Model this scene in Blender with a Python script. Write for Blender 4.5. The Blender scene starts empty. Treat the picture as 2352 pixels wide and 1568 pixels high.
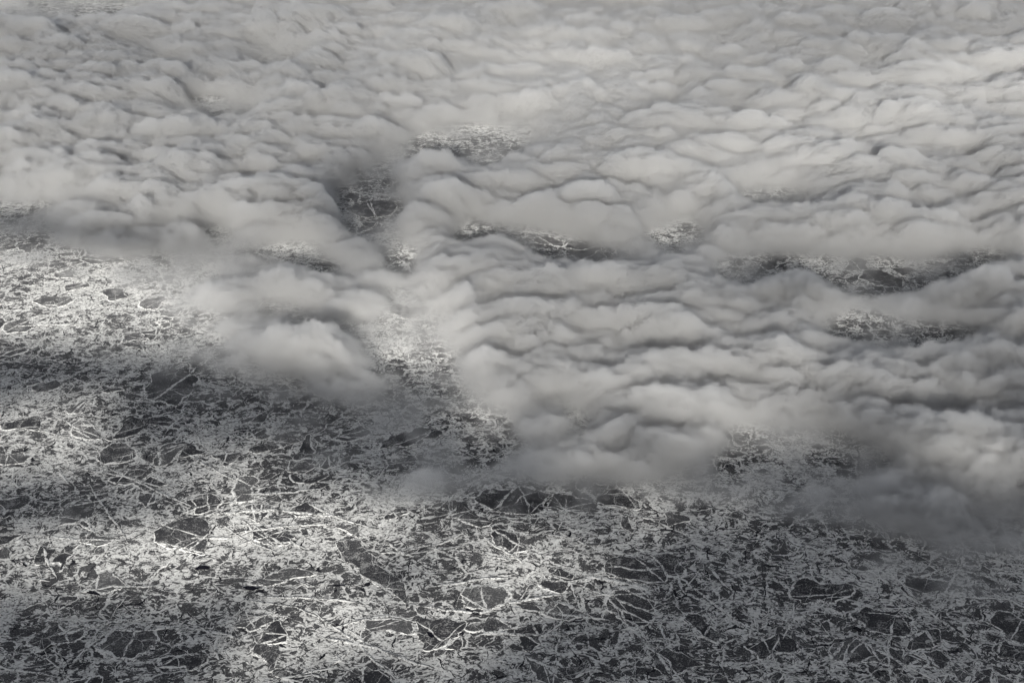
import bpy, math, random, time
import numpy as np
T0 = time.time()
R = math.radians
scn = bpy.context.scene

# ------------------------------------------------------------------ camera
CAM_H, PITCH, LENS = 1000.0, 29.0, 45.0
cd = bpy.data.cameras.new("camera"); cam = bpy.data.objects.new("camera", cd)
scn.collection.objects.link(cam); scn.camera = cam
cam.location = (0, 0, CAM_H); cam.rotation_euler = (R(90 - PITCH), 0, 0)
cd.lens = LENS; cd.sensor_width = 36; cd.clip_start = 1; cd.clip_end = 100000

# ------------------------------------------------------------------ light
SUN_EL, SUN_AZ = 18.0, 184.0       # azimuth clockwise from +Y (the view direction)
SUN_STRENGTH, SKY_STRENGTH, EXPOSURE = 5.0, 0.05, 0.95
sd = (math.sin(R(SUN_AZ)) * math.cos(R(SUN_EL)), math.cos(R(SUN_AZ)) * math.cos(R(SUN_EL)), math.sin(R(SUN_EL)))
w = bpy.data.worlds.new("World"); scn.world = w; w.use_nodes = True
nt = w.node_tree
sky = nt.nodes.new("ShaderNodeTexSky"); sky.sky_type = 'NISHITA'; sky.sun_disc = False
sky.sun_elevation = R(SUN_EL); sky.sun_rotation = R(SUN_AZ); sky.altitude = 1000; sky.air_density = .6; sky.dust_density = .4
hs = nt.nodes.new("ShaderNodeHueSaturation"); hs.inputs["Saturation"].default_value = 0.24
bg = nt.nodes["Background"]; bg.inputs["Strength"].default_value = SKY_STRENGTH
nt.links.new(sky.outputs[0], hs.inputs["Color"]); nt.links.new(hs.outputs[0], bg.inputs["Color"])
sl = bpy.data.lights.new("sun", 'SUN'); sl.energy = SUN_STRENGTH; sl.angle = R(0.5); sl.color = (1, 0.965, 0.90)
so = bpy.data.objects.new("sun", sl); scn.collection.objects.link(so)
from mathutils import Vector
so.rotation_euler = Vector(sd).to_track_quat('Z', 'Y').to_euler(); so.location = (0, -500, 3000)

vs = scn.view_settings
vs.view_transform = 'Standard'; vs.look = 'None'; vs.gamma = 1; vs.use_curve_mapping = False; vs.exposure = EXPOSURE
cy = scn.cycles
cy.max_bounces = 12; cy.volume_bounces = 5; cy.diffuse_bounces = 2; cy.glossy_bounces = 1; cy.transparent_max_bounces = 96
cy.use_denoising = True; cy.volume_step_rate = 4.0; cy.volume_max_steps = 512
scn.cycles.time_limit = 1000; cy.use_adaptive_sampling = True; cy.adaptive_threshold = 0.02

# ------------------------------------------------------------------ camera maths (2352 x 1568 photo pixels <-> points on a level)
F = LENS / 36.0 * 2352.0
ca, sa = math.cos(R(PITCH)), math.sin(R(PITCH))
def project(x, y, z):
    dz = z - CAM_H
    depth = y * ca - dz * sa
    up = y * sa + dz * ca
    return 1176 + F * x / depth, 784 - F * up / depth
def at(px, py, z=0.0):
    a, b = (px - 1176) / F, (784 - py) / F
    d = (a, ca + b * sa, -sa + b * ca)
    t = (z - CAM_H) / d[2]
    return d[0] * t, d[1] * t

# ------------------------------------------------------------------ noise helpers
rng = np.random.default_rng(7)
def smooth(x): x = np.clip(x, 0, 1); return x * x * (3 - 2 * x)
def vnoise2(x, y, seed):
    g = np.random.default_rng(seed).random((256, 256), dtype=np.float32)
    xi, yi = np.floor(x).astype(int), np.floor(y).astype(int)
    fx, fy = smooth(x - xi), smooth(y - yi)
    a = g[xi & 255, yi & 255]; b = g[(xi + 1) & 255, yi & 255]; c = g[xi & 255, (yi + 1) & 255]; d = g[(xi + 1) & 255, (yi + 1) & 255]
    return (a + (b - a) * fx + (c - a) * fy + (a - b - c + d) * fx * fy) * 2 - 1
def fbm2(x, y, seed, n=4):
    s, amp = 0, 1.0
    for k in range(n):
        s = s + amp * vnoise2(x * 2 ** k + 13.7 * k, y * 2 ** k + 7.1 * k, seed + k); amp *= 0.5
    return s / 1.5
def puffs(x, y, cell, seed, rmin=0.55, rmax=1.05):
    """height of a field of domes, one per jittered cell, relative to the cell size"""
    r_ = np.random.default_rng(seed); N = 256
    jx, jy, rr, hh = (r_.random((N, N), dtype=np.float32) for _ in range(4))
    u, v = x / cell, y / cell
    iu, iv = np.floor(u).astype(int), np.floor(v).astype(int)
    best = np.zeros_like(u)
    for a in (-1, 0, 1):
        for b in (-1, 0, 1):
            i, j = (iu + a) & 255, (iv + b) & 255
            d2 = (iu + a + jx[i, j] - u) ** 2 + (iv + b + jy[i, j] - v) ** 2
            rad = rmin + (rmax - rmin) * rr[i, j]
            best = np.maximum(best, (0.45 + 0.55 * hh[i, j]) * rad * np.sqrt(np.maximum(0, 1 - d2 / rad ** 2)))
    return best

# ------------------------------------------------------------------ cloud cover, drawn as ellipses (photo px: cx, cy, rx, ry, turn, weight), then laid on the cloud level
def cover_map():
    W, H = 294, 196                       # 8 px cells, with a margin round the frame
    M = 40
    gx, gy = np.meshgrid((np.arange(W + 2 * M) - M + .5) * 8, (np.arange(H + 2 * M) - M + .5) * 8)
    # main edge: cloud above this line
    ex = [-400, 0, 110, 260, 420, 520, 640, 760, 900, 1080, 1200, 1340, 1420, 1560, 1700, 1800, 1900, 2050, 2200, 2352, 2800]
    ey = [440, 470, 515, 585, 600, 650, 700, 720, 700, 760, 950, 950, 985, 990, 985, 1020, 1080, 1200, 1270, 1240, 1200]
    c = (np.interp(gx, ex, ey) - gy) / 110.0
    c = np.clip(c, -1.2, 1.5)
    def el(cx, cy, rx, ry, turn, wt):
        nonlocal c
        t = R(turn); dx, dy = gx - cx, gy - cy
        u, v = (dx * math.cos(t) + dy * math.sin(t)) / rx, (-dx * math.sin(t) + dy * math.cos(t)) / ry
        c = c + wt * np.exp(-(u * u + v * v) ** 1.3)
    for e in COVER: el(*e)
    for _ in range(3):                    # soften the drawn edges
        for ax in (0, 1): c = (np.roll(c, 1, ax) + c + np.roll(c, -1, ax) + np.roll(c, 2, ax) + np.roll(c, -2, ax)) / 5
    return c, M
COVER = [
    # tongues and puffs below the edge
    (600, 780, 240, 75, 15, 1.15), (760, 860, 190, 90, 25, 1.05), (500, 670, 190, 50, 5, .95), (400, 790, 180, 50, -5, .95), (690, 930, 190, 55, 5, .8), (440, 850, 260, 60, 5, .3), (1150, 1070, 330, 70, 0, .35), (1700, 1110, 380, 70, 8, .4), (760, 660, 150, 50, 20, .9), (300, 540, 260, 30, 5, .6),
    (960, 780, 200, 130, 0, .85), (1000, 900, 140, 50, 0, .6), (1560, 1000, 260, 50, 5, .75), (1330, 960, 120, 40, 0, .5), (1640, 965, 170, 50, 4, 1.0), (1430, 165, 160, 50, 0, 1.2), (2290, 290, 90, 40, 0, .9), (1790, 1060, 220, 60, 12, .6), (2050, 1180, 250, 60, 10, .4), (640, 690, 120, 30, 0, -.5), (935, 720, 110, 60, 0, -.8), (860, 650, 110, 25, 10, -.5), (980, 850, 80, 50, 30, -.7),
    (1205, 1055, 160, 85, 0, 1.2), (1330, 985, 60, 40, 30, -.7), (1090, 1010, 50, 40, 0, -.5), (960, 1085, 130, 50, 0, 1.35), (1430, 1040, 130, 60, 0, 1.25), (1330, 1100, 160, 40, 0, .4), (1620, 1080, 130, 40, 10, .8), (1800, 1130, 150, 50, 15, .7), (730, 1010, 90, 50, 0, .8), (1150, 860, 120, 90, 0, 1.3), (1160, 720, 110, 60, 0, .5),
    (960, 990, 100, 30, 0, .7), (200, 520, 90, 45, 0, .7),
    # holes
    (1080, 318, 180, 52, -4, -2.9), (850, 455, 80, 85, 10, -2.9), (660, 566, 80, 30, 5, -2.2), (740, 602, 70, 26, 25, -1.8), (1270, 548, 130, 34, 10, -2.2), (1410, 584, 140, 28, 0, -1.8),
    (1555, 518, 80, 32, -8, -2.5), (1740, 608, 130, 42, -12, -2.1), (2010, 624, 150, 50, 4, -2.3), (2230, 576, 130, 40, -12, -1.6), (1780, 438, 140, 34, 8, -1.7),
    (1520, 236, 100, 24, -6, -1.9), (1690, 242, 80, 20, -4, -1.8), (2110, 755, 150, 42, 0, -1.9), (1950, 732, 80, 32, -5, -1.9), (500, 234, 110, 28, 5, -2.2),
    (630, 126, 90, 24, 0, -2.2), (120, 10, 340, 36, -3, -2.6), (1075, 522, 60, 34, 0, -2.2), (930, 574, 60, 30, 0, -2.0), (490, 520, 60, 34, 20, -1.4),
    (1620, 560, 80, 25, -10, -1.0), (1980, 1030, 150, 50, 10, -.9), (1720, 1030, 80, 60, 30, -1.4), (2230, 1100, 140, 50, 0, -.35),
]
VOX = 2.6
# shade from an added cloud deck out of view, shaped to these ellipses: (photo px: cx, cy, rx, ry, turn, change of the shade)
LIT = [(60, 950, 330, 38, -10, -1.15), (40, 1055, 260, 42, -8, -1.15), (390, 1070, 260, 36, -6, -.7), (590, 1115, 270, 30, 5, -.55), (270, 1265, 380, 80, -3, -1.2), (760, 1185, 300, 48, 6, -.8),
       (1010, 1235, 200, 50, 10, -.8), (640, 1310, 420, 50, -5, -.35), (1215, 1285, 190, 55, 14, -1.15), (1400, 1335, 150, 40, 10, -.9), (1120, 1405, 240, 70, 0, -.9), (690, 1490, 270, 75, -15, -1.15),
       (560, 1400, 160, 40, 0, -.4), (1030, 1490, 130, 50, 0, -.5), (1140, 945, 80, 25, 0, -.8), (1500, 1180, 90, 60, 0, -.5), (950, 740, 160, 130, 0, -.6), (650, 1060, 110, 30, 0, -.3),
       (150, 1180, 180, 30, -8, .3), (120, 1450, 280, 90, 10, .5), (350, 1480, 130, 60, 0, .25), (1500, 1480, 330, 90, 0, .3), (2000, 1420, 560, 200, 0, .5), (2150, 1150, 330, 110, 10, .15),
       (250, 868, 400, 45, 5, 1.3), (180, 525, 340, 30, 6, .95), (640, 950, 220, 40, 0, .2), (1450, 540, 500, 80, 10, .12), (2330, 760, 200, 160, 0, .25), (850, 460, 110, 110, 0, .4),
       (1950, 60, 400, 60, 3, .14), (2250, 170, 260, 70, -8, -.45), (1850, 300, 400, 90, -10, -.42), (1250, 190, 300, 80, -5, -.3), (1150, 90, 500, 40, 0, -.15), (250, 110, 480, 90, 3, .2), (120, 690, 430, 110, 0, -.5), (2030, 622, 260, 50, 2, .45), (1740, 608, 130, 36, -10, .35), (2060, 748, 200, 34, 0, .4), (850, 400, 120, 60, 0, .2), (1500, 780, 500, 120, 5, -.1), (300, 380, 300, 60, 5, -.12)]
SHADE = True
def build_shade_clouds():
    k = 1 / math.tan(R(SUN_EL)); hx, hy = math.sin(R(SUN_AZ)) * k, math.cos(R(SUN_AZ)) * k
    z0, z1, vx = 1500., 1620., 22.
    x0, x1, y0, y1 = -2300 + hx * 1560, 2300 + hx * 1560, 880 + hy * 1560, 5200 + hy * 1560
    nx, ny, nz = int((x1 - x0) / vx), int((y1 - y0) / vx), 7
    Z, Y, X = np.meshgrid(np.linspace(z0, z1, nz), np.linspace(y0, y1, ny), np.linspace(x0, x1, nx), indexing='ij')
    gx, gy = X - hx * Z, Y - hy * Z
    u, v = project(gx, gy, 0.0)
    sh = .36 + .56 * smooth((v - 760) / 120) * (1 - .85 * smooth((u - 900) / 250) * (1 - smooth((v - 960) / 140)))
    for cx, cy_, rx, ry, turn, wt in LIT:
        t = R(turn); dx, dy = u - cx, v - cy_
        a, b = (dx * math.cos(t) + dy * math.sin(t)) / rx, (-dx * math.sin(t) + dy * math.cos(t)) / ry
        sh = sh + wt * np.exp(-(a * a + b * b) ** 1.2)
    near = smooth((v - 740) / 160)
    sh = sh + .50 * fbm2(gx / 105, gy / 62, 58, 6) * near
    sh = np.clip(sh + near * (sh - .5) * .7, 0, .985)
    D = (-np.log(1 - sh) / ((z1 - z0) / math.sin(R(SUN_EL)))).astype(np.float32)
    for q in (D[0], D[-1], D[:, 0], D[:, -1], D[:, :, 0], D[:, :, -1]): q[...] = 0
    return D * (nz - 1) / (nz - 2), (x0, x1, y0, y1, z0, z1)

def build_clouds():
    x0, x1, y0, y1, z0, z1 = -1750., 1750., 850., 4250., 3., 124.
    nx, ny, nz = int((x1 - x0) / VOX), int((y1 - y0) / VOX), int((z1 - z0) / VOX)
    X = np.linspace(x0, x1, nx, dtype=np.float32); Y = np.linspace(y0, y1, ny, dtype=np.float32); Z = np.linspace(z0, z1, nz, dtype=np.float32)
    gx, gy = np.meshgrid(X, Y)                       # arrays are [y, x]
    c, M = cover_map()
    u, v = project(gx, gy, 32.0)
    fi, fj = np.clip(v / 8 - .5 + M, 8, c.shape[0] - 9), np.clip(u / 8 - .5 + M, 8, c.shape[1] - 9)
    i, j = fi.astype(int), fj.astype(int); a, b = fi - i, fj - j
    C = c[i, j] * (1 - a) * (1 - b) + c[i + 1, j] * a * (1 - b) + c[i, j + 1] * (1 - a) * b + c[i + 1, j + 1] * a * b
    C = C + .38 * fbm2(gx / 150, gy / 120, 3, 5) + .30 * fbm2(gx / 55, gy / 42, 13, 5) - .05
    wx, wy = gx + 6 * fbm2(gx / 26, gy / 26, 21, 4), gy + 6 * fbm2(gx / 26, gy / 26, 31, 4)
    big, mid = fbm2(gx / 330, gy / 200, 41, 3), fbm2(gx / 110, gy / 75, 141, 3)
    p0, p1, p2, p3, p4 = (puffs(wx / a_, wy, s_, q) for s_, q, a_ in ((74, 4, 1.9), (40, 5, 1.7), (23, 6, 1.6), (13, 8, 1.4), (7.5, 9, 1.3)))
    heap, calm = smooth(.5 + 1.1 * fbm2(gx / 130, gy / 90, 241, 4)), smooth(.5 + 1.2 * fbm2(gx / 210, gy / 120, 251, 3))
    rows = 1 - np.abs(fbm2(gx / 120, gy / 34, 261, 5))         # long low swells lying across the view
    amount = smooth((C + 0.35) / 1.7)
    Tn = .86 * ((.4 + .6 * calm) * (15 * p0 + (18 + 22 * heap) * p1) + (.6 + .4 * calm) * (27 * p2 + (12 + 12 * heap) * p3) + 11 * p4 + 15 * (rows - .6) + 8 * big)
    vx_, vy_ = gx + 12 * fbm2(gx / 60, gy / 60, 421, 3), gy + 12 * fbm2(gx / 60, gy / 60, 431, 3)
    f0, f1, f2, f3 = (puffs(vx_ / a_, vy_, s_, q) for s_, q, a_ in ((98, 14, 2.5), (54, 15, 2.0), (30, 16, 1.7), (16, 17, 1.5)))
    Tf = 24 * f0 + (28 + 32 * heap) * f1 + (23 + 12 * calm) * f2 + 12 * f3 + 16 * (1 - np.abs(fbm2(gx / 190, gy / 60, 461, 4)) - .6) + 8 * big
    far = .35 + .53 * smooth((gy - 1450 + 250 * mid) / 1100)
    T = (10 + amount * np.maximum(Tn * (1 - far) + .88 * Tf * far, 17 + 10 * p2)).astype(np.float32)
    T = np.where(T > 84, 84 + 24 * np.tanh((T - 84) / 34), T).astype(np.float32)
    am = (0.10 * smooth((C + 0.5) / .6) + 0.90 * smooth((C + 0.05) / 1.3)).astype(np.float32)
    thin = np.clip(fbm2(gx / 48, gy / 36, 77, 6) * 1.6 + .25, 0, 1)
    haze = .030 * smooth((gy - 1350) / 1500) * (.5 + .9 * np.clip(fbm2(gx / 130, gy / 80, 177, 4) + .45, 0, 1))
    veil = (haze + smooth((C + 1.25) / 1.45) * (0.006 + 0.22 * thin)).astype(np.float32)
    def up(arr, n, axis):
        m = arr.shape[axis]; t = np.linspace(0, m - 1.001, n); k = t.astype(int); f = smooth(t - k).astype(np.float32)
        sh = [1, 1, 1]; sh[axis] = n; f = f.reshape(sh)
        return np.take(arr, k, axis) * (1 - f) + np.take(arr, k + 1, axis) * f
    N3 = np.zeros((nz, ny, nx), dtype=np.float32)
    for cell, amp in ((14, .5), (7, .5), (4, .5)):
        g = rng.random((int((z1 - z0) / cell) + 2, int((y1 - y0) / cell) + 2, int((x1 - x0) / cell) + 2), dtype=np.float32) * 2 - 1
        N3 += amp * up(up(up(g, nz, 0), ny, 1), nx, 2)
    for k in range(nz):
        s = (T - Z[k]) / SOFT + N3[k] * 1.05
        low = smooth((Z[k] - 3 + 6 * N3[k]) / 20)
        N3[k] = smooth(s) * low * am + veil * smooth((38 - Z[k]) / 26)
    D = N3
    D *= 1 - .06 * rng.random(D.shape, dtype=np.float32)     # droplets are never quite even
    D[D < 0.003] = 0
    for sl_ in (D[0], D[-1], D[:, 0], D[:, -1], D[:, :, 0], D[:, :, -1]): sl_[...] = 0
    return D, (x0, x1, y0, y1, z0, z1)
CLOUDS = True
SOFT, DENS = 6.2, 0.13

def volume_object(name, D, box, density, aniso, color):
    nz, ny, nx = D.shape
    me = bpy.data.meshes.new(name); me.vertices.add(D.size)
    at_ = me.attributes.new("cloud_density", 'FLOAT', 'POINT'); at_.data.foreach_set("value", D.ravel())
    ob = bpy.data.objects.new(name, me); scn.collection.objects.link(ob)
    ng = bpy.data.node_groups.new(name, 'GeometryNodeTree')
    ng.interface.new_socket("Geometry", in_out='INPUT', socket_type='NodeSocketGeometry'); ng.interface.new_socket("Geometry", in_out='OUTPUT', socket_type='NodeSocketGeometry')
    N, L = ng.nodes.new, ng.links.new
    gi, go = N("NodeGroupInput"), N("NodeGroupOutput")
    vc = N("GeometryNodeVolumeCube")
    x0, x1, y0, y1, z0, z1 = box
    vc.inputs["Min"].default_value = (x0, y0, z0); vc.inputs["Max"].default_value = (x1, y1, z1)
    vc.inputs["Resolution X"].default_value = nx; vc.inputs["Resolution Y"].default_value = ny; vc.inputs["Resolution Z"].default_value = nz
    pos = N("GeometryNodeInputPosition"); sep = N("ShaderNodeSeparateXYZ"); L(pos.outputs[0], sep.inputs[0])
    def idx(o, lo, hi, n):
        m = N("ShaderNodeMapRange"); m.inputs[1].default_value = lo; m.inputs[2].default_value = hi; m.inputs[3].default_value = 0; m.inputs[4].default_value = n - 1
        L(o, m.inputs[0]); f = N("FunctionNodeFloatToInt"); f.rounding_mode = 'ROUND'; L(m.outputs[0], f.inputs[0]); return f.outputs[0]
    def im(op, a, b):
        m = N("FunctionNodeIntegerMath"); m.operation = op
        for k, q in ((0, a), (1, b)):
            if isinstance(q, int): m.inputs[k].default_value = q
            else: L(q, m.inputs[k])
        return m.outputs[0]
    ix, iy, iz = idx(sep.outputs[0], x0, x1, nx), idx(sep.outputs[1], y0, y1, ny), idx(sep.outputs[2], z0, z1, nz)
    ii = im('ADD', im('MULTIPLY', im('ADD', im('MULTIPLY', iz, ny), iy), nx), ix)
    na = N("GeometryNodeInputNamedAttribute"); na.data_type = 'FLOAT'; na.inputs["Name"].default_value = "cloud_density"
    si = N("GeometryNodeSampleIndex"); si.data_type = 'FLOAT'; si.domain = 'POINT'
    L(gi.outputs[0], si.inputs[0]); L(na.outputs[0], si.inputs["Value"]); L(ii, si.inputs["Index"])
    L(si.outputs[0], vc.inputs["Density"])
    mt = bpy.data.materials.new(name); mt.use_nodes = True; t = mt.node_tree
    t.nodes.clear(); out = t.nodes.new("ShaderNodeOutputMaterial"); pv = t.nodes.new("ShaderNodeVolumePrincipled")
    pv.inputs["Density"].default_value = density; pv.inputs["Density Attribute"].default_value = "density"
    pv.inputs["Anisotropy"].default_value = aniso; pv.inputs["Color"].default_value = (*color, 1)
    t.links.new(pv.outputs[0], out.inputs["Volume"])
    sm = N("GeometryNodeSetMaterial"); sm.inputs["Material"].default_value = mt
    L(vc.outputs[0], sm.inputs[0]); L(sm.outputs[0], go.inputs[0])
    me.materials.append(mt)
    ob.modifiers.new("volume", 'NODES').node_group = ng
    return ob

# ------------------------------------------------------------------ ice materials
class G:
    """small node-graph builder"""
    def __init__(s, mt):
        mt.use_nodes = True; s.t = mt.node_tree; s.t.nodes.clear()
        s.p = s.n("ShaderNodeNewGeometry").outputs["Position"]
    def n(s, typ, **kw):
        q = s.t.nodes.new(typ)
        for k, v in kw.items(): setattr(q, k, v)
        return q
    def put(s, sock, v):
        if hasattr(v, "links"): s.t.links.new(v, sock)
        elif v is not None: sock.default_value = v
    def m(s, op, a, b=None, c=None):
        q = s.n("ShaderNodeMath", operation=op)
        for k, v in enumerate((a, b, c)): s.put(q.inputs[k], v)
        return q.outputs[0]
    def vm(s, op, a, b=None):
        q = s.n("ShaderNodeVectorMath", operation=op); s.put(q.inputs[0], a)
        if b is not None: s.put(q.inputs["Scale"] if op == 'SCALE' else q.inputs[1], b)
        return q.outputs[0]
    def noise(s, vec, size, detail=2.0, rough=.5, col=False, off=0.0):
        q = s.n("ShaderNodeTexNoise", noise_dimensions='3D')
        s.put(q.inputs["Vector"], s.vm('ADD', vec, (off, off * .7, off * 1.3)) if off else vec)
        q.inputs["Scale"].default_value = 1 / size; q.inputs["Detail"].default_value = detail; q.inputs["Roughness"].default_value = rough
        return q.outputs["Color" if col else 0]
    def vor(s, vec, size, feature='F1', off=0.0, rnd=1.0):
        q = s.n("ShaderNodeTexVoronoi", voronoi_dimensions='2D', feature=feature)
        s.put(q.inputs["Vector"], s.vm('ADD', vec, (off, off * .7, 0)) if off else vec)
        q.inputs["Scale"].default_value = 1 / size; q.inputs["Randomness"].default_value = rnd
        return q
    def step(s, x, lo, hi):          # smooth 0..1
        q = s.n("ShaderNodeMapRange", interpolation_type='SMOOTHSTEP'); s.put(q.inputs[0], x); s.put(q.inputs[1], lo); s.put(q.inputs[2], hi)
        return q.outputs[0]
    def mix(s, f, a, b):
        q = s.n("ShaderNodeMix", data_type='FLOAT'); s.put(q.inputs[0], f); s.put(q.inputs[2], a); s.put(q.inputs[3], b)
        return q.outputs[0]
    def finish(s, val, rough, height=None, dist=1.0, strength=1.0):
        b = s.n("ShaderNodeBsdfPrincipled"); o = s.n("ShaderNodeOutputMaterial")
        c = s.n("ShaderNodeCombineColor"); s.put(c.inputs[0], val); s.put(c.inputs[1], s.m('MULTIPLY', val, 1.005)); s.put(c.inputs[2], s.m('ADD', s.m('MULTIPLY', val, .985), .006))
        s.t.links.new(c.outputs[0], b.inputs["Base Color"]); s.put(b.inputs["Roughness"], rough); b.inputs["Specular IOR Level"].default_value = .25
        if height is not None:
            bp = s.n("ShaderNodeBump"); bp.inputs["Distance"].default_value = dist; bp.inputs["Strength"].default_value = strength
            s.put(bp.inputs["Height"], height); s.t.links.new(bp.outputs[0], b.inputs["Normal"])
        s.t.links.new(b.outputs[0], o.inputs["Surface"])
WHITE, DARK = .86, .06
def warped(g):
    w1 = g.vm('SCALE', g.vm('SUBTRACT', g.noise(g.p, 55, 2, .55, True), (.5, .5, .5)), 46.0)
    w2 = g.vm('SCALE', g.vm('SUBTRACT', g.noise(g.p, 9, 2, .6, True, 31.0), (.5, .5, .5)), 7.0)
    return g.vm('ADD', g.vm('ADD', g.p, w1), w2)
def sea_material():
    mt = bpy.data.materials.new("pack_ice"); g = G(mt); M = g.m
    P0 = g.p; g.p = g.vm('SCALE', P0, 1.32)
    sunlit_rub = None                                     # denser broken ice on the sunlit patches, their brightness partly painted as whiter ice: photo px cx, cy, rx, ry
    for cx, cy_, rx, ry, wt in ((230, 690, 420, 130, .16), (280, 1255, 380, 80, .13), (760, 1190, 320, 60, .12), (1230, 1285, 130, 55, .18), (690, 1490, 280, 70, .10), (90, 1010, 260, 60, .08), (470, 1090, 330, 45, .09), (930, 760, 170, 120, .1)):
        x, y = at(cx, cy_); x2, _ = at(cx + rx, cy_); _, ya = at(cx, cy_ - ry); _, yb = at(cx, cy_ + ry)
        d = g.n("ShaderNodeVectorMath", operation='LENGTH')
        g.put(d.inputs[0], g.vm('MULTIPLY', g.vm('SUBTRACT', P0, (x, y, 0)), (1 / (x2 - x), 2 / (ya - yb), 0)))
        e = M('MULTIPLY', g.step(d.outputs["Value"], 1.25, .2), wt); sunlit_rub = e if sunlit_rub is None else M('ADD', sunlit_rub, e)
    q = warped(g)
    zone = g.noise(g.p, 150, 3, .55, False, 5.0)                     # open dark plates <-> broken rubble
    zone = M('ADD', M('MULTIPLY_ADD', zone, 1.5, -.30), sunlit_rub)
    brk = g.noise(g.p, 24, 3, .6, False, 91.0)
    brk2 = g.noise(g.p, 11, 3, .6, False, 191.0)
    def veins(size, off, wlo, whi):
        d = M('MULTIPLY', g.vor(q, size, 'DISTANCE_TO_EDGE', off).outputs["Distance"], size)
        wd = M('MAXIMUM', M('MULTIPLY', M('SUBTRACT', brk, .33), wlo + (whi - wlo) * 5), .02)
        return g.step(M('DIVIDE', d, wd), 1.0, .55)
    aq = g.n("ShaderNodeMapping"); g.put(aq.inputs["Vector"], q); aq.inputs["Rotation"].default_value = (0, 0, R(-7)); aq.inputs["Scale"].default_value = (.55, 1, 1); aq = aq.outputs[0]
    def wisps(size, off, w, detail):
        d = M('ABSOLUTE', M('SUBTRACT', g.noise(aq, size, detail, .62, False, off), .5))
        ww = M('MAXIMUM', M('MULTIPLY', M('SUBTRACT', brk, .385), w * 7), .0005)
        return g.step(M('DIVIDE', d, ww), 1.0, .4)
    va, vb = veins(52, 0, .1, 3.0), veins(23, 47.0, .1, 1.7)
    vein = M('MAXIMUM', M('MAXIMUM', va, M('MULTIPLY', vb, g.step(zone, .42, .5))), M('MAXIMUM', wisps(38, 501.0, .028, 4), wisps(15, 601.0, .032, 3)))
    # broken pieces: cells with grey values of their own and dark gaps
    c1 = g.vor(aq, 9, 'F1', 13.0); e1 = M('MULTIPLY', g.vor(aq, 9, 'DISTANCE_TO_EDGE', 13.0).outputs["Distance"], 9)
    c2 = g.vor(aq, 4.2, 'F1', 63.0); e2 = M('MULTIPLY', g.vor(aq, 4.2, 'DISTANCE_TO_EDGE', 63.0).outputs["Distance"], 4.2)
    def grey(v): 
        sp = g.n("ShaderNodeSeparateColor"); g.put(sp.inputs[0], v.outputs["Color"]); return sp.outputs[0]
    r1, r2 = grey(c1), grey(c2)
    gap1, gap2 = g.step(e1, M('MULTIPLY', brk, 1.6), M('ADD', M('MULTIPLY', brk, 1.6), .7)), g.step(e2, M('MULTIPLY', brk2, 1.0), M('ADD', M('MULTIPLY', brk2, 1.0), .5))
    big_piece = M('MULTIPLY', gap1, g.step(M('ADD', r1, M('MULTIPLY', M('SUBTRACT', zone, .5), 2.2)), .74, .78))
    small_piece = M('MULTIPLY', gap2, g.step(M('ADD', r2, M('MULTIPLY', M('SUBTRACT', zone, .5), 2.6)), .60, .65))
    piece = M('MAXIMUM', big_piece, M('MULTIPLY', small_piece, g.step(brk, .36, .46)))
    speck = g.noise(g.p, 2.2, 2, .7, False, 3.0)
    white = M('MAXIMUM', vein, piece)
    # frayed edges
    white = g.step(M('ADD', white, M('MULTIPLY', M('SUBTRACT', speck, .5), 1.5)), .34, .66)
    plate = M('MULTIPLY_ADD', g.noise(g.p, 80, 2, .5, False, 17.0), .08, .025)
    plate = M('ADD', plate, M('MULTIPLY', g.step(speck, .48, .72), .17))
    fine = g.noise(g.vm('MULTIPLY', g.p, (.75, 1, 1)), 4.2, 3, .65, False, 301.0)
    tone = M('MULTIPLY_ADD', r2, .22, M('MULTIPLY_ADD', r1, .14, WHITE - .30))
    val = g.mix(white, plate, M('MULTIPLY', tone, g.mix(g.step(fine, .36, .50), .38, 1.0)))
    # black cracks and leads
    dk = M('MULTIPLY', g.vor(q, 48, 'DISTANCE_TO_EDGE', 133.0).outputs["Distance"], 48)
    crack = g.step(M('DIVIDE', dk, M('MAXIMUM', M('MULTIPLY', M('SUBTRACT', g.noise(g.p, 30, 4, .65, False, 211.0), .485), 13), .02)), 1.0, .6)
    val = g.mix(crack, val, .014)
    g.finish(val, .75, speck, 1.0, .7)
    return mt
def plate_material(name, lo, hi, amt):
    mt = bpy.data.materials.new(name); g = G(mt); M = g.m
    speck = g.noise(g.p, 2.1, 3, .7, False, 3.0)
    drift = g.noise(g.p, 26, 3, .6, False, 8.0)
    q = warped(g)
    d = M('MULTIPLY', g.vor(q, 24, 'DISTANCE_TO_EDGE', 7.0).outputs["Distance"], 24)
    hair = g.step(M('DIVIDE', d, M('MAXIMUM', M('MULTIPLY', M('SUBTRACT', drift, .46), 5), .02)), 1., .5)
    val = M('ADD', M('MULTIPLY_ADD', drift, hi - lo, lo), M('MULTIPLY', g.step(M('ADD', speck, M('MULTIPLY', M('SUBTRACT', drift, .5), .5)), .46, .74), amt))
    dust = g.step(M('ADD', g.noise(g.p, 14, 4, .7, False, 77.0), M('MULTIPLY', M('SUBTRACT', speck, .5), .6)), .52, .68)
    val = g.mix(M('MULTIPLY', dust, .42), val, .7)
    crk = M('MULTIPLY', g.vor(q, 11, 'DISTANCE_TO_EDGE', 97.0).outputs["Distance"], 11)
    val = M('MULTIPLY', val, g.mix(M('MULTIPLY', g.step(crk, .9, .3), g.step(drift, .5, .58)), 1.0, .35))
    val = g.mix(M('MULTIPLY', hair, .8), val, WHITE - .2)
    g.finish(val, .6, M('ADD', speck, hair), .9, .6)
    return mt
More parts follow.
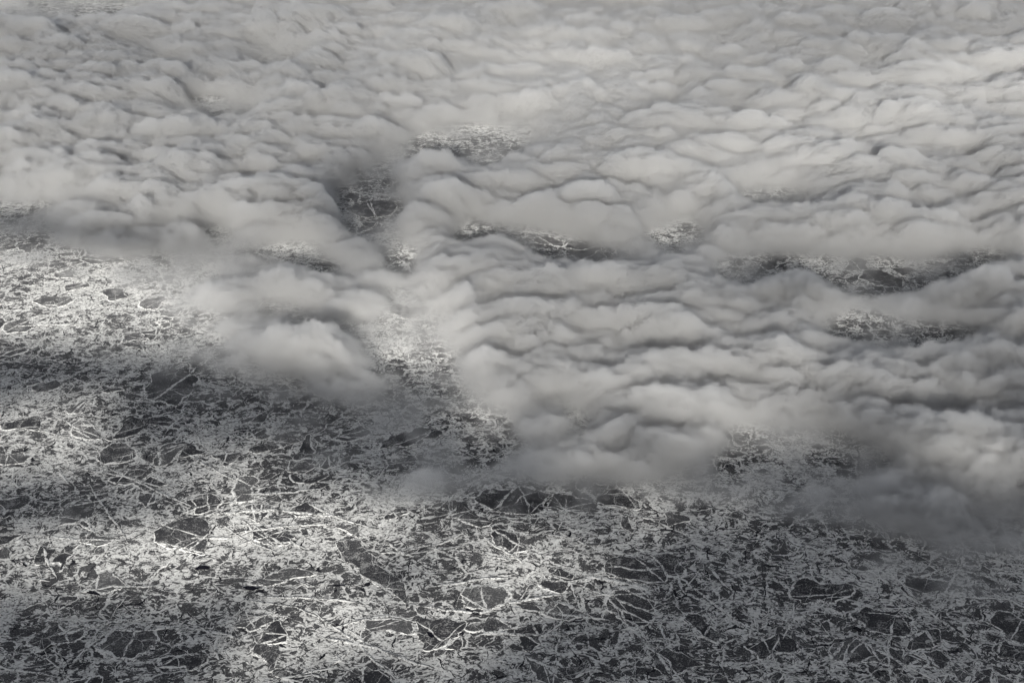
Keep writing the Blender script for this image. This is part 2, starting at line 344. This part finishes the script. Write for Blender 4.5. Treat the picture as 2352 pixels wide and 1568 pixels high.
def snow_material(name, hi, thr):
    mt = bpy.data.materials.new(name); g = G(mt); M = g.m
    speck = g.noise(g.p, 2.4, 3, .7, False, 23.0)
    blot = g.noise(g.p, 9, 3, .6, False, 43.0)
    val = g.mix(g.step(M('ADD', speck, M('MULTIPLY', M('SUBTRACT', blot, .5), .8)), thr - .07, thr + .08), .16, hi)
    g.finish(val, .85, speck, 1.0, .8)
    return mt
SEA = sea_material()
PLATES = [plate_material("dark_thin_ice", .03, .08, .2), plate_material("charcoal_thin_ice", .02, .06, .13), plate_material("grey_thin_ice", .06, .13, .2)]
SNOW = snow_material("wind_packed_snow", .84, .43)
BLACK = bpy.data.materials.new("black_water"); g_ = G(BLACK); g_.finish(g_.m('MULTIPLY', g_.noise(g_.p, 8), .02), .12)

# ------------------------------------------------------------------ frozen sea
def mesh_object(name, verts, faces, mat, parent=None):
    me = bpy.data.meshes.new(name); me.from_pydata(verts, [], faces); me.materials.append(mat); me.update()
    ob = bpy.data.objects.new(name, me); scn.collection.objects.link(ob)
    if parent is not None: ob.parent = parent
    return ob
S = 60000
sea = mesh_object("frozen_sea", [(-S, -S, 0), (S, -S, 0), (S, S, 0), (-S, S, 0)], [(0, 1, 2, 3)], SEA); sea["kind"] = "structure"

# ------------------------------------------------------------------ floes, ridges and open water lying in the pack ice
rnd = random.Random(11)
def n1(t, seed):                       # 1-D fractal noise, -1..1
    t = np.asarray(t, float); return fbm2(t, np.zeros_like(t) + seed * 3.3, 500, 4)
def clip_cell(c, pts, size=140):
    poly = [(c[0] - size, c[1] - size), (c[0] + size, c[1] - size), (c[0] + size, c[1] + size), (c[0] - size, c[1] + size)]
    for p in pts:
        mx, my, nx, ny = (p[0] + c[0]) / 2, (p[1] + c[1]) / 2, p[0] - c[0], p[1] - c[1]
        out = []
        for i, a in enumerate(poly):
            b = poly[(i + 1) % len(poly)]
            da, db = (a[0] - mx) * nx + (a[1] - my) * ny, (b[0] - mx) * nx + (b[1] - my) * ny
            if da <= 0: out.append(a)
            if da * db < 0:
                t = da / (da - db); out.append((a[0] + (b[0] - a[0]) * t, a[1] + (b[1] - a[1]) * t))
        poly = out
        if len(poly) < 3: return []
    return poly
def outline(poly, shrink, rough, seed, step=1.7, chaikin=1):
    P = np.array(poly); c = P.mean(0); d = np.linalg.norm(P - c, axis=1, keepdims=True)
    P = c + (P - c) * np.maximum(1 - shrink / np.maximum(d, 1), .3)
    for _ in range(chaikin):
        Q = np.roll(P, -1, 0); P = np.stack([P * .88 + Q * .12, P * .12 + Q * .88], 1).reshape(-1, 2)
    Q = np.roll(P, -1, 0); L = np.linalg.norm(Q - P, axis=1); cum = np.concatenate([[0], np.cumsum(L)])
    n = max(12, int(cum[-1] / step)); t = np.linspace(0, cum[-1], n, endpoint=False)
    PP = np.vstack([P, P[:1]]); P = np.stack([np.interp(t, cum, PP[:, 0]), np.interp(t, cum, PP[:, 1])], 1)
    nrm = P - c; nrm /= np.linalg.norm(nrm, axis=1, keepdims=True)
    off = rough * fbm2(P[:, 0] / 11, P[:, 1] / 11, 600 + seed % 40, 4)
    bend = np.stack([fbm2(P[:, 0] / 34, P[:, 1] / 34, 660, 3), fbm2(P[:, 0] / 34, P[:, 1] / 34, 670, 3)], 1) * 3.6 * rough
    return P + nrm * off[:, None] + bend, nrm, c
def ribbon(path, width, height, z, jag, seed):
    P = np.array(path); T = np.gradient(P, axis=0); T /= np.maximum(np.linalg.norm(T, axis=1, keepdims=True), 1e-6)
    N_ = np.stack([-T[:, 1], T[:, 0]], 1); r = np.random.default_rng(seed); n = len(P)
    wl, wr = (width * np.clip(1 + jag * n1(np.arange(n) * .35 + 50 * q, seed + q) + .25 * r.standard_normal(n), .15, 3) for q in (0, 1))
    h = np.minimum(height, .16 * (wl + wr)) * r.random(n)
    V = []
    for i in range(n):
        a, b = P[i] + N_[i] * wl[i], P[i] - N_[i] * wr[i]
        V += [(a[0], a[1], z), (P[i][0], P[i][1], z + h[i]), (b[0], b[1], z)]
    Fs = []
    for i in range(n - 1):
        k = 3 * i; Fs += [(k, k + 3, k + 4, k + 1), (k + 1, k + 4, k + 5, k + 2)]
    return V, Fs
def wander(p, q, amp, seed, step=2.2):
    p, q = np.array(p, float), np.array(q, float); L = np.linalg.norm(q - p); n = max(4, int(L / step)); t = np.linspace(0, 1, n)
    d = (q - p) / L; s_ = np.stack([-d[1] * np.ones(n), d[0] * np.ones(n)], 1)
    return p + (q - p) * t[:, None] + s_ * (amp * n1(t * L / 28, seed) * np.sin(np.pi * t) ** .5)[:, None]
def taper(n): t = np.linspace(0, 1, n); return np.clip(np.minimum(t, 1 - t) * 6, .12, 1)

def make_floe(poly, mat, label, group, seed, rim=2.2, veins=None, shrink=2.6, rough=3.8, top=.5, snow=None):
    P, nrm, c = outline(poly, shrink, rough, seed); n = len(P); cx, cy_ = c
    V = [(x - cx, y - cy_, top) for x, y in P] + [(x - cx + a * .5, y - cy_ + b * .5, -.4) for (x, y), (a, b) in zip(P, nrm)]
    Fs = [tuple(range(n))] + [((i + 1) % n, i, n + i, n + (i + 1) % n) for i in range(n)]
    ob = mesh_object("ice_floe", V, Fs, mat); ob.location = (cx, cy_, 0)
    ob["label"] = label; ob["category"] = "ice floe"
    if group: ob["group"] = group
    if rim:
        r = np.random.default_rng(seed); a = np.arange(n) / n
        def width(k): return rim * np.clip(.8 + 2.0 * fbm2(P[:, 0] / 19 + 9 * k, P[:, 1] / 19, 640 + k, 5) + .35 * r.standard_normal(n), .05, 3.4)
        wi, wo = width(1) * .9, width(2)
        hh = .10 * (wi + wo) * r.random(n) * .5
        i_, o_ = P - nrm * wi[:, None], P + nrm * wo[:, None]
        V = [(x - cx, y - cy_, top + .03) for x, y in i_] + [(x - cx, y - cy_, top + .035 + q) for (x, y), q in zip(P, hh)] + [(x - cx, y - cy_, .03) for x, y in o_]
        Fs = []
        for i in range(n):
            j = (i + 1) % n; Fs += [(i, n + i, n + j, j), (n + i, 2 * n + i, 2 * n + j, n + j)]
        mesh_object("snow_rim", V, Fs, snow or SNOW, ob)
    size = np.linalg.norm(P - c, axis=1).mean()
    for k in range(veins if veins is not None else 0):
        i = rnd.randrange(n); j = (i + n // 2 + rnd.randrange(-n // 3, n // 3 + 1)) % n
        w_ = wander(P[i] - c, P[j] - c, size * .16, seed + k); m = len(w_)
        V, Fs = ribbon(w_, (.5 + rnd.random() * 1.1) * taper(m), .4, top + .03, .9, seed + k)
        mesh_object("snow_vein", V, Fs, snow or SNOW, ob)
    return ob, size

def make_ridge(pts, width, label, group, seed, spurs=0):
    path = np.concatenate([wander(pts[i], pts[i + 1], 3.0, seed + i)[(1 if i else 0):] for i in range(len(pts) - 1)]); c = path.mean(0)
    n = len(path)
    V, Fs = ribbon(path - c, width * taper(n), .9, .06, .8, seed)
    ob = mesh_object("pressure_ridge", V, Fs, SNOW); ob.location = (c[0], c[1], .62)
    # foot of the ridge reaches down to the ice
    ob["label"] = label; ob["category"] = "ice ridge"
    if group: ob["group"] = group
    for k in range(spurs):
        i = rnd.randrange(n // 5, 4 * n // 5); t = path[min(i + 1, n - 1)] - path[i]; a = math.atan2(t[1], t[0]) + rnd.choice((-1, 1)) * (.5 + .6 * rnd.random())
        L = 12 + rnd.random() * 38; q = path[i] + L * np.array([math.cos(a), math.sin(a)])
        w_ = wander(path[i] - c, q - c, 3.0, seed + 31 * k); m = len(w_)
        V, Fs = ribbon(w_, width * .5 * np.linspace(1, .1, m), .5, .05, .9, seed + k)
        mesh_object("spur", V, Fs, SNOW, ob)
    return ob

cmap, CM = cover_map()
def cover_at(u, v): return cmap[int(min(max(v / 8 + CM, 0), cmap.shape[0] - 1)), int(min(max(u / 8 + CM, 0), cmap.shape[1] - 1))]
def px_poly(cx, cy_, rx, ry, turn, seed, k=9):
    r = random.Random(seed); out = []
    for i in range(k):
        a = 2 * math.pi * (i + .5 * r.random()) / k; q = .8 + .35 * r.random(); t = R(turn)
        dx, dy = rx * q * math.cos(a), ry * q * math.sin(a)
        out.append(at(cx + dx * math.cos(t) - dy * math.sin(t), cy_ + dx * math.sin(t) + dy * math.cos(t)))
    return out
# floes one can single out: (photo px cx, cy, rx, ry, turn, material, veins, rim, label)
FLOES = [
    (1455, 1392, 62, 48, 8, 0, 3, 2.6, "large charcoal floe ruled by slanting white ridges, beside the brightest sunlit snow"),
    (1112, 1368, 62, 26, 0, 2, 3, 2.2, "rounded grey floe with snow cracks raying from its middle"),
    (1130, 1430, 58, 20, 0, 0, 1, 2.2, "low wide dark floe just in front of the rounded cracked floe"),
    (1300, 1400, 50, 30, 5, 2, 2, 2.0, "frosted dark floe between two upright snow ridges"),
    (400, 885, 66, 40, -22, 0, 0, 1.6, "dark floe split by a long diagonal snow ridge below the cloud tongue"),
    (1545, 1298, 40, 27, 4, 0, 0, 2.0, "smooth round dark floe ringed by a clean snow rim"),
    (245, 1335, 50, 26, 0, 2, 2, 2.0, "grey floe with crossing snow lines in the sunlit band"),
    (130, 1460, 75, 34, -6, 0, 2, 3.0, "broad black-grey floe in the dark corner by a thick pale ridge"),
    (300, 1470, 66, 36, -5, 0, 1, 2.6, "wide dark floe bordered by feathery snow drifts"),
    (420, 1515, 55, 22, 0, 1, 0, 1.8, "long narrow charcoal floe at the edge of the last sunlit patch"),
    (1175, 1150, 95, 34, 2, 1, 3, 2.0, "big shaded floe with branching veins just under the round cloud puff"),
    (1310, 1160, 60, 26, 5, 1, 2, 1.8, "shaded floe with fanned veins right of the round cloud puff"),
    (640, 1325, 60, 20, -4, 2, 1, 2.0, "speckled grey floe lying along a long straight snow ridge"),
    (60, 975, 50, 20, -6, 1, 1, 1.6, "dark floe at the far left where sunlight first breaks"),
    (1880, 1360, 70, 32, 4, 1, 1, 1.8, "large black floe in deep shade below the ragged cloud foot"),
    (2020, 1420, 62, 30, 6, 1, 2, 1.8, "deeply shaded black floe with two white veins"),
    (1760, 1490, 60, 26, -6, 1, 1, 2.0, "dark floe in the shaded corner with a broad pale border"),
    (900, 1440, 58, 22, -3, 2, 2, 2.2, "dusty grey floe in the middle of the front sunlit patch"),
    (705, 1170, 52, 14, 0, 1, 1, 1.8, "thin dark strip of a floe between two bright snow bands"),
    (280, 1040, 44, 22, -8, 0, 1, 2.0, "dark floe beside a broad white snow tongue"),
    (940, 1010, 80, 20, -14, 1, 2, 1.8, "long tilted floe showing under thin mist"),
    (860, 480, 56, 20, -6, 1, 2, .8, "dark floe deep in the steep-sided cloud hole"),
    (930, 715, 52, 16, 0, 1, 2, 2.2, "dark floe in the misty gap between two cloud banks"),
    (2030, 640, 50, 18, 6, 1, 2, 2.0, "dark floe seen through the ragged far cloud gap"),
    (120, 690, 50, 16, 0, 2, 2, 1.8, "grey floe in the bright open ice left of the cloud tongue"),
]
polys = []
for k, (cx, cy_, rx, ry, turn, mt_, vn, rim, label) in enumerate(FLOES):
    p = px_poly(cx, cy_, rx, ry, turn, 900 + k); make_floe(p, PLATES[mt_], label, None, 40 + k, rim, vn, 0)
    c = np.mean(p, 0); polys.append((c, max(np.linalg.norm(np.array(q) - c) for q in p)))
# the rest: cells of a jittered grid
SP = 34.0; seeds = []
for iy in range(int(1500 / SP)):
    for ix in range(int(2000 / SP)):
        seeds.append((rnd.uniform(-1000, 1000), rnd.uniform(930, 2430)))
SA = np.array(seeds); n_floe = 0
for k, (x, y) in enumerate(seeds):
    u, v = project(x, y, 0)
    if not (-60 < u < 2410 and -60 < v < 1640) or cover_at(u, v) > -.25: continue
    z_ = fbm2(np.array([x / 120]), np.array([y / 120]), 700, 3)[0]
    if rnd.random() > (.5 if z_ > .1 else .10) or any(np.hypot(x - c[0], y - c[1]) < rr + 20 for c, rr in polys): continue
    d = np.hypot(SA[:, 0] - x, SA[:, 1] - y); near = SA[np.argsort(d)[1:22]]
    poly = clip_cell((x, y), near)
    if len(poly) < 3: continue
    vn = rnd.choice((0, 1, 1, 2, 2, 3)); m_ = rnd.choice((0, 0, 1, 2))
    if vn == 0: make_floe(poly, PLATES[m_], "unbroken dark floe with a rough white snow rim", "unbroken dark floes", k, .7 + 1.1 * rnd.random(), 0, 2.6, 3.6)
    else: make_floe(poly, PLATES[m_], "dark floe crossed by white snow veins inside a snow rim", "veined dark floes", k, .7 + 1.1 * rnd.random(), vn, 2.6, 3.6)
    n_floe += 1
RIDGES = [
    ([(1296, 1336), (1360, 1326), (1445, 1341), (1505, 1358)], 3.2, "broad arched snow ridge over the ruled charcoal floe"),
    ([(1418, 1345), (1392, 1375), (1387, 1403), (1382, 1422)], 2.4, "upright snow ridge where slanting ridges meet"),
    ([(1418, 1345), (1469, 1369), (1525, 1388)], 1.6, "uppermost of three slanting ridges across the charcoal floe"),
    ([(1406, 1374), (1457, 1394), (1525, 1414)], 1.5, "middle of three slanting ridges across the charcoal floe"),
    ([(1397, 1386), (1445, 1408), (1500, 1436)], 1.3, "lowest of three slanting ridges across the charcoal floe"),
    ([(1337, 1350), (1339, 1382), (1346, 1427)], 1.8, "tree-like upright ridge left of the slanting ridges"),
    ([(941, 1389), (1032, 1403), (1114, 1406), (1176, 1384), (1248, 1370), (1301, 1367)], 2.2, "long wavy ridge passing below the rounded cracked floe"),
    ([(1085, 1463), (1121, 1451), (1181, 1458), (1277, 1458), (1344, 1453)], 2.8, "thick level ridge closing the front of the bright patch"),
    ([(108, 1465), (173, 1450), (252, 1429), (317, 1418)], 2.2, "rising pale ridge in the dark near corner"),
    ([(594, 1372), (720, 1375), (847, 1386)], 1.4, "long ruler-straight snow line between dark floes"),
    ([(749, 1537), (800, 1495), (847, 1458)], 2.2, "diagonal snow ridge in the front sunlit patch"),
    ([(346, 1224), (425, 1177), (486, 1155)], 1.6, "diagonal ridge climbing through the upper sunlit band"),
    ([(345, 925), (390, 893), (425, 868), (452, 842)], 2.0, "bold diagonal ridge on the dark floe below the cloud tongue"),
    ([(470, 1180), (640, 1172), (800, 1190)], 2.6, "wide bright snow band under the shaded rubble"),
    ([(1700, 1400), (1800, 1424), (1900, 1410)], 1.8, "pale ridge curving through the shaded black floes"),
    ([(1980, 1290), (2060, 1330), (2110, 1380)], 1.4, "faint straight ridge running out from the cloud foot"),
]
for k, (pts, wd, label) in enumerate(RIDGES): make_ridge([at(*p) for p in pts], wd, label, None, 300 + 9 * k, 2)
k = 0
while k < 125:
    u, v = rnd.uniform(0, 2352), rnd.uniform(560, 1568)
    if cover_at(u, v) > -.3: continue
    x, y = at(u, v); a = rnd.uniform(-math.pi / 2, math.pi / 2) * rnd.random() ** .5; L = 40 + 130 * rnd.random() ** 2
    p = (x + L * math.cos(a) * .5, y + L * math.sin(a) * .5); q = (x - L * math.cos(a) * .5, y - L * math.sin(a) * .5); b = (x + rnd.uniform(-9, 9), y + rnd.uniform(-9, 9))
    make_ridge([p, b, q], 0.8 + 1.1 * rnd.random(), "crooked white snow ridge thrown up between ice floes", "snow ridges in the pack ice", 2000 + 11 * k, rnd.choice((1, 1, 2, 3, 4))); k += 1
POOLS = [(222, 1358, 10, 7, 30), (595, 1356, 26, 5, -4), (1305, 1222, 7, 6, 0), (1080, 1398, 22, 4, 5), (1432, 1422, 16, 6, 5), (760, 1350, 14, 4, 10), (1000, 1452, 15, 6, 0), (50, 1300, 14, 5, 0), (905, 720, 18, 4, 0), (745, 1515, 12, 6, 0),
         (1960, 1440, 18, 7, 10), (470, 1298, 20, 4, 0), (860, 1000, 20, 4, -8)]
for k, (cx, cy_, rx, ry, turn) in enumerate(POOLS):
    P, _, c = outline(px_poly(cx, cy_, rx * .8, ry * .6, turn, 70 + k, 9), 0, 4.0, k, 1.0, 0)
    w_ = mesh_object("open_water", [(x, y, .75) for x, y in P], [tuple(range(len(P)))], BLACK); w_["kind"] = "structure"
print("ice", n_floe, time.time() - T0)

# ------------------------------------------------------------------ clouds
if CLOUDS:
    D, box = build_clouds()
    clouds = volume_object("clouds", D, box, DENS, 0.6, (.997, .997, .997)); clouds["kind"] = "stuff"
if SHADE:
    D, box = build_shade_clouds()
    high = volume_object("shade_clouds", D, box, 1.0, 0.3, (.55, .55, .55)); high["kind"] = "stuff"  # unseen absorbing deck, added behind the camera to shade ice and clouds
print("built", time.time() - T0)
